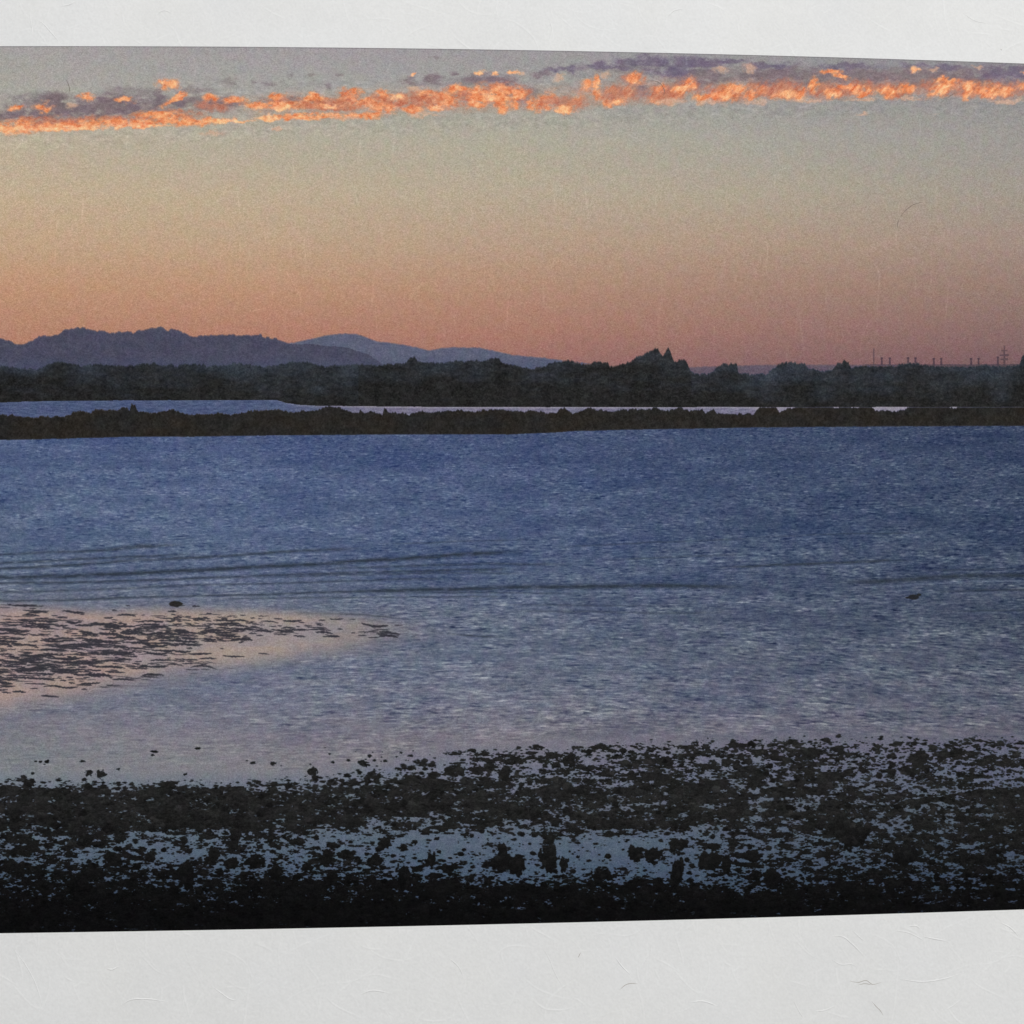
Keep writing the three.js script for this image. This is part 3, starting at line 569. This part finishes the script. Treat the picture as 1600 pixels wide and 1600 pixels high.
{
  // the paper: four margins of its face, its edges and its back
  const p = [], uv = [], index = [];
  const quad = (a, b, c, d) => { const n = p.length / 3; for (const v of [a, b, c, d]) { p.push(...v); uv.push(v[0], -v[2]); } index.push(n, n + 1, n + 2, n, n + 2, n + 3); };
  const face = (a0, a1, b0, b1, n) => { for (let i = 0; i < n; i++) { const s = a0 + (a1 - a0) * i / n, e = a0 + (a1 - a0) * (i + 1) / n; quad([s, bow(s), b0], [s, bow(s), b1], [e, bow(e), b1], [e, bow(e), b0]); } };
  face(SHEET.a0, PRINT.a0, SHEET.b0, SHEET.b1, 4); face(PRINT.a1, SHEET.a1, SHEET.b0, SHEET.b1, 4);
  face(PRINT.a0, PRINT.a1, SHEET.b0, PRINT.b0, 190); face(PRINT.a0, PRINT.a1, PRINT.b1, SHEET.b1, 190);
  const n = 80, under = (a) => bow(a) - SHEET.thick;
  for (let i = 0; i < n; i++) {
    const s = SHEET.a0 + (SHEET.a1 - SHEET.a0) * i / n, e = SHEET.a0 + (SHEET.a1 - SHEET.a0) * (i + 1) / n;
    quad([s, under(s), SHEET.b0], [e, under(e), SHEET.b0], [e, under(e), SHEET.b1], [s, under(s), SHEET.b1]);
    quad([s, bow(s), SHEET.b1], [s, under(s), SHEET.b1], [e, under(e), SHEET.b1], [e, bow(e), SHEET.b1]);
    quad([e, bow(e), SHEET.b0], [e, under(e), SHEET.b0], [s, under(s), SHEET.b0], [s, bow(s), SHEET.b0]);
  }
  for (const [a, s] of [[SHEET.a0, 1], [SHEET.a1, -1]]) quad([a, bow(a), s * SHEET.b0], [a, under(a), s * SHEET.b0], [a, under(a), s * SHEET.b1], [a, bow(a), s * SHEET.b1]);
  const g = build(p, uv, index); put('paper_sheet', g, paperMaterial, art, 'white fibrous handmade paper with blank margins');
}
const picture = new THREE.Group(); picture.name = 'picture'; picture.userData.label = 'printed picture of a sunset over a bay'; art.add(picture);
{
  const E = { top: flat(PRINT.b0), c0: edge(cloudTop), c1: edge(cloudBase), hill: edge(hillTop), tree: edge(treeTop), far: edge(farShore), reed: edge(reedTop), bank: edge(reedBase), b0: edge(barTop), b1: edge(barBase), shore: edge(shoreTop), end: flat(PRINT.b1) };
  const below = (lo, up) => lo.map((b, i) => Math.max(b, up[i]));
  E.c0 = below(E.c0, E.top); E.c1 = below(E.c1, E.c0); E.tree = below(E.tree, E.hill); E.reed = below(E.reed, E.far);
  columnA.forEach((a, i) => { if (E.b1[i] <= E.b0[i] || a > -0.02) E.b1[i] = E.b0[i]; });
  const ink = (name, label, ...pairs) => put(name, strip(...pairs), printMaterial, picture, label);
  ink('printed_sky', 'printed sunset sky, grey above and dusky orange below', [E.top, E.c0], [E.c1, E.hill]);
  ink('printed_cloud_band', 'printed band of orange and mauve clouds', [E.c0, E.c1]);
  ink('printed_hills', 'printed blue hills on the horizon', [E.hill, E.tree]);
  ink('printed_tree_line', 'printed dark trees along the far shore', [E.tree, E.far]);
  ink('printed_channel', 'printed strip of pale water behind the reed bank', [E.far, E.reed]);
  ink('printed_reed_bank', 'printed dark brown bank of reeds', [E.reed, E.bank]);
  ink('printed_water', 'printed rippled blue water', [E.bank, E.b0], [E.b1, E.shore]);
  ink('printed_sand_bar', 'printed pinkish wet sand bar with dark streaks', [E.b0, E.b1]);
  ink('printed_shore', 'printed black shore with weed, stones and pools', [E.shore, E.end]);
}

// long plant fibres that lie in the paper's surface and stand a hair above it
function fibre(points, radius, dark = false) {
  const v = points.map(([x, y]) => { const [a, b] = onSheet(x, y); return new THREE.Vector3(a, bow(a), b); });
  const path = new THREE.CatmullRomCurve3(v), n = Math.max(8, points.length * 5);
  const g = new THREE.TubeGeometry(path, n, radius, 6), p = g.attributes.position, uv = g.attributes.uv;
  for (let i = 0; i <= n; i++) for (let k = 0; k <= 6; k++) {   // tapered ends, a flattened section
    const q = i * 7 + k, c = path.getPointAt(i / n), t = Math.min(1, 0.15 + 3 * Math.min(i / n, 1 - i / n));
    const y = c.y + (p.getY(q) - c.y) * t * 0.27;
    p.setXYZ(q, c.x + (p.getX(q) - c.x) * t, y, c.z + (p.getZ(q) - c.z) * t); uv.setXY(q, p.getX(q), -p.getZ(q));
  }
  g.computeVertexNormals();
  const printed = v[0].z > PRINT.b0 && v[0].z < PRINT.b1;
  put('fiber', g, dark ? (printed ? inkedFibreMaterial : darkFibreMaterial) : printed ? printMaterial : paperMaterial, art, dark ? 'thin dark fibre' : undefined);
}
const light = [
  [[48, 8], [46, 22], [48, 38], [50, 55]], [[56, 28], [66, 35], [78, 48], [92, 64]], [[95, 8], [108, 5], [118, 0]],
  [[240, 25], [255, 15], [270, 20]], [[20, 1484], [38, 1508], [55, 1540], [66, 1576]], [[184, 1574], [205, 1563], [230, 1562], [262, 1566]],
  [[165, 1514], [174, 1516], [186, 1510]], [[330, 1541], [345, 1552], [360, 1562], [375, 1564]], [[848, 1480], [858, 1498], [868, 1522], [880, 1542]],
  [[1018, 1470], [1016, 1486], [1006, 1504], [998, 1522]], [[960, 1494], [972, 1510], [986, 1524]], [[1076, 1566], [1098, 1564], [1122, 1572]],
  [[1296, 1461], [1316, 1463], [1330, 1474], [1346, 1490], [1352, 1496]], [[1298, 1498], [1312, 1506], [1330, 1506], [1340, 1511]], [[1396, 1453], [1416, 1456], [1434, 1464], [1446, 1472]],
  [[1440, 1462], [1458, 1466], [1480, 1470]], [[1330, 1452], [1340, 1462], [1350, 1470]], [[1400, 1528], [1440, 1533], [1475, 1528], [1505, 1518]],
  [[1475, 1578], [1490, 1568], [1500, 1560]], [[1238, 1560], [1248, 1580], [1258, 1594]], [[1270, 1580], [1290, 1577], [1304, 1570]], [[1418, 1446], [1430, 1446], [1438, 1452]],
  [[560, 1556], [580, 1548], [610, 1552]], [[1500, 20], [1520, 34], [1546, 40]], [[1040, 30], [1052, 18], [1070, 14]], [[770, 40], [776, 24], [774, 8]], [[858, 30], [862, 46], [858, 64]],
  [[700, 1496], [716, 1510], [726, 1530]], [[1560, 1440], [1576, 1448], [1590, 1462]],
];
const inked = [[[690, 740], [720, 700], [742, 668]], [[880, 470], [895, 440], [912, 410]], [[180, 300], [200, 330], [214, 360]], [[500, 640], [496, 600], [480, 575]], [[1090, 530], [1110, 532], [1124, 540]],
  [[600, 1440], [588, 1424], [582, 1408]], [[100, 1420], [124, 1436], [136, 1452]], [[1510, 420], [1540, 412], [1562, 400]], [[1020, 120], [1034, 128], [1040, 142], [1034, 156]]];
light.forEach((f, n) => fibre(f, 0.00016 + 0.00008 * hash(n, 1, 5)));
inked.forEach((f, n) => fibre(f, 0.00015 + 0.00006 * hash(n, 2, 5)));
for (const f of [[[968, 1546], [978, 1538], [988, 1536], [997, 1537]], [[1326, 1532], [1340, 1534], [1352, 1531], [1362, 1537], [1376, 1534]], [[1361, 1564], [1368, 1572], [1374, 1578], [1379, 1586]], [[1340, 1538], [1350, 1536], [1362, 1538]], [[903, 1496], [905, 1492], [907, 1488]],
  [[1554, 1], [1555, 3]], [[1561, 79], [1563, 81]], [[1016, 126], [1030, 130], [1038, 142], [1036, 152]], [[102, 122], [107, 134], [108, 146]], [[1476, 157], [1484, 151], [1494, 146]], [[1404, 342], [1412, 332], [1424, 322], [1440, 317]], [[1402, 360], [1401, 352], [1404, 342]]]) fibre(f, 0.0001, true);

renderer.render(scene, camera);
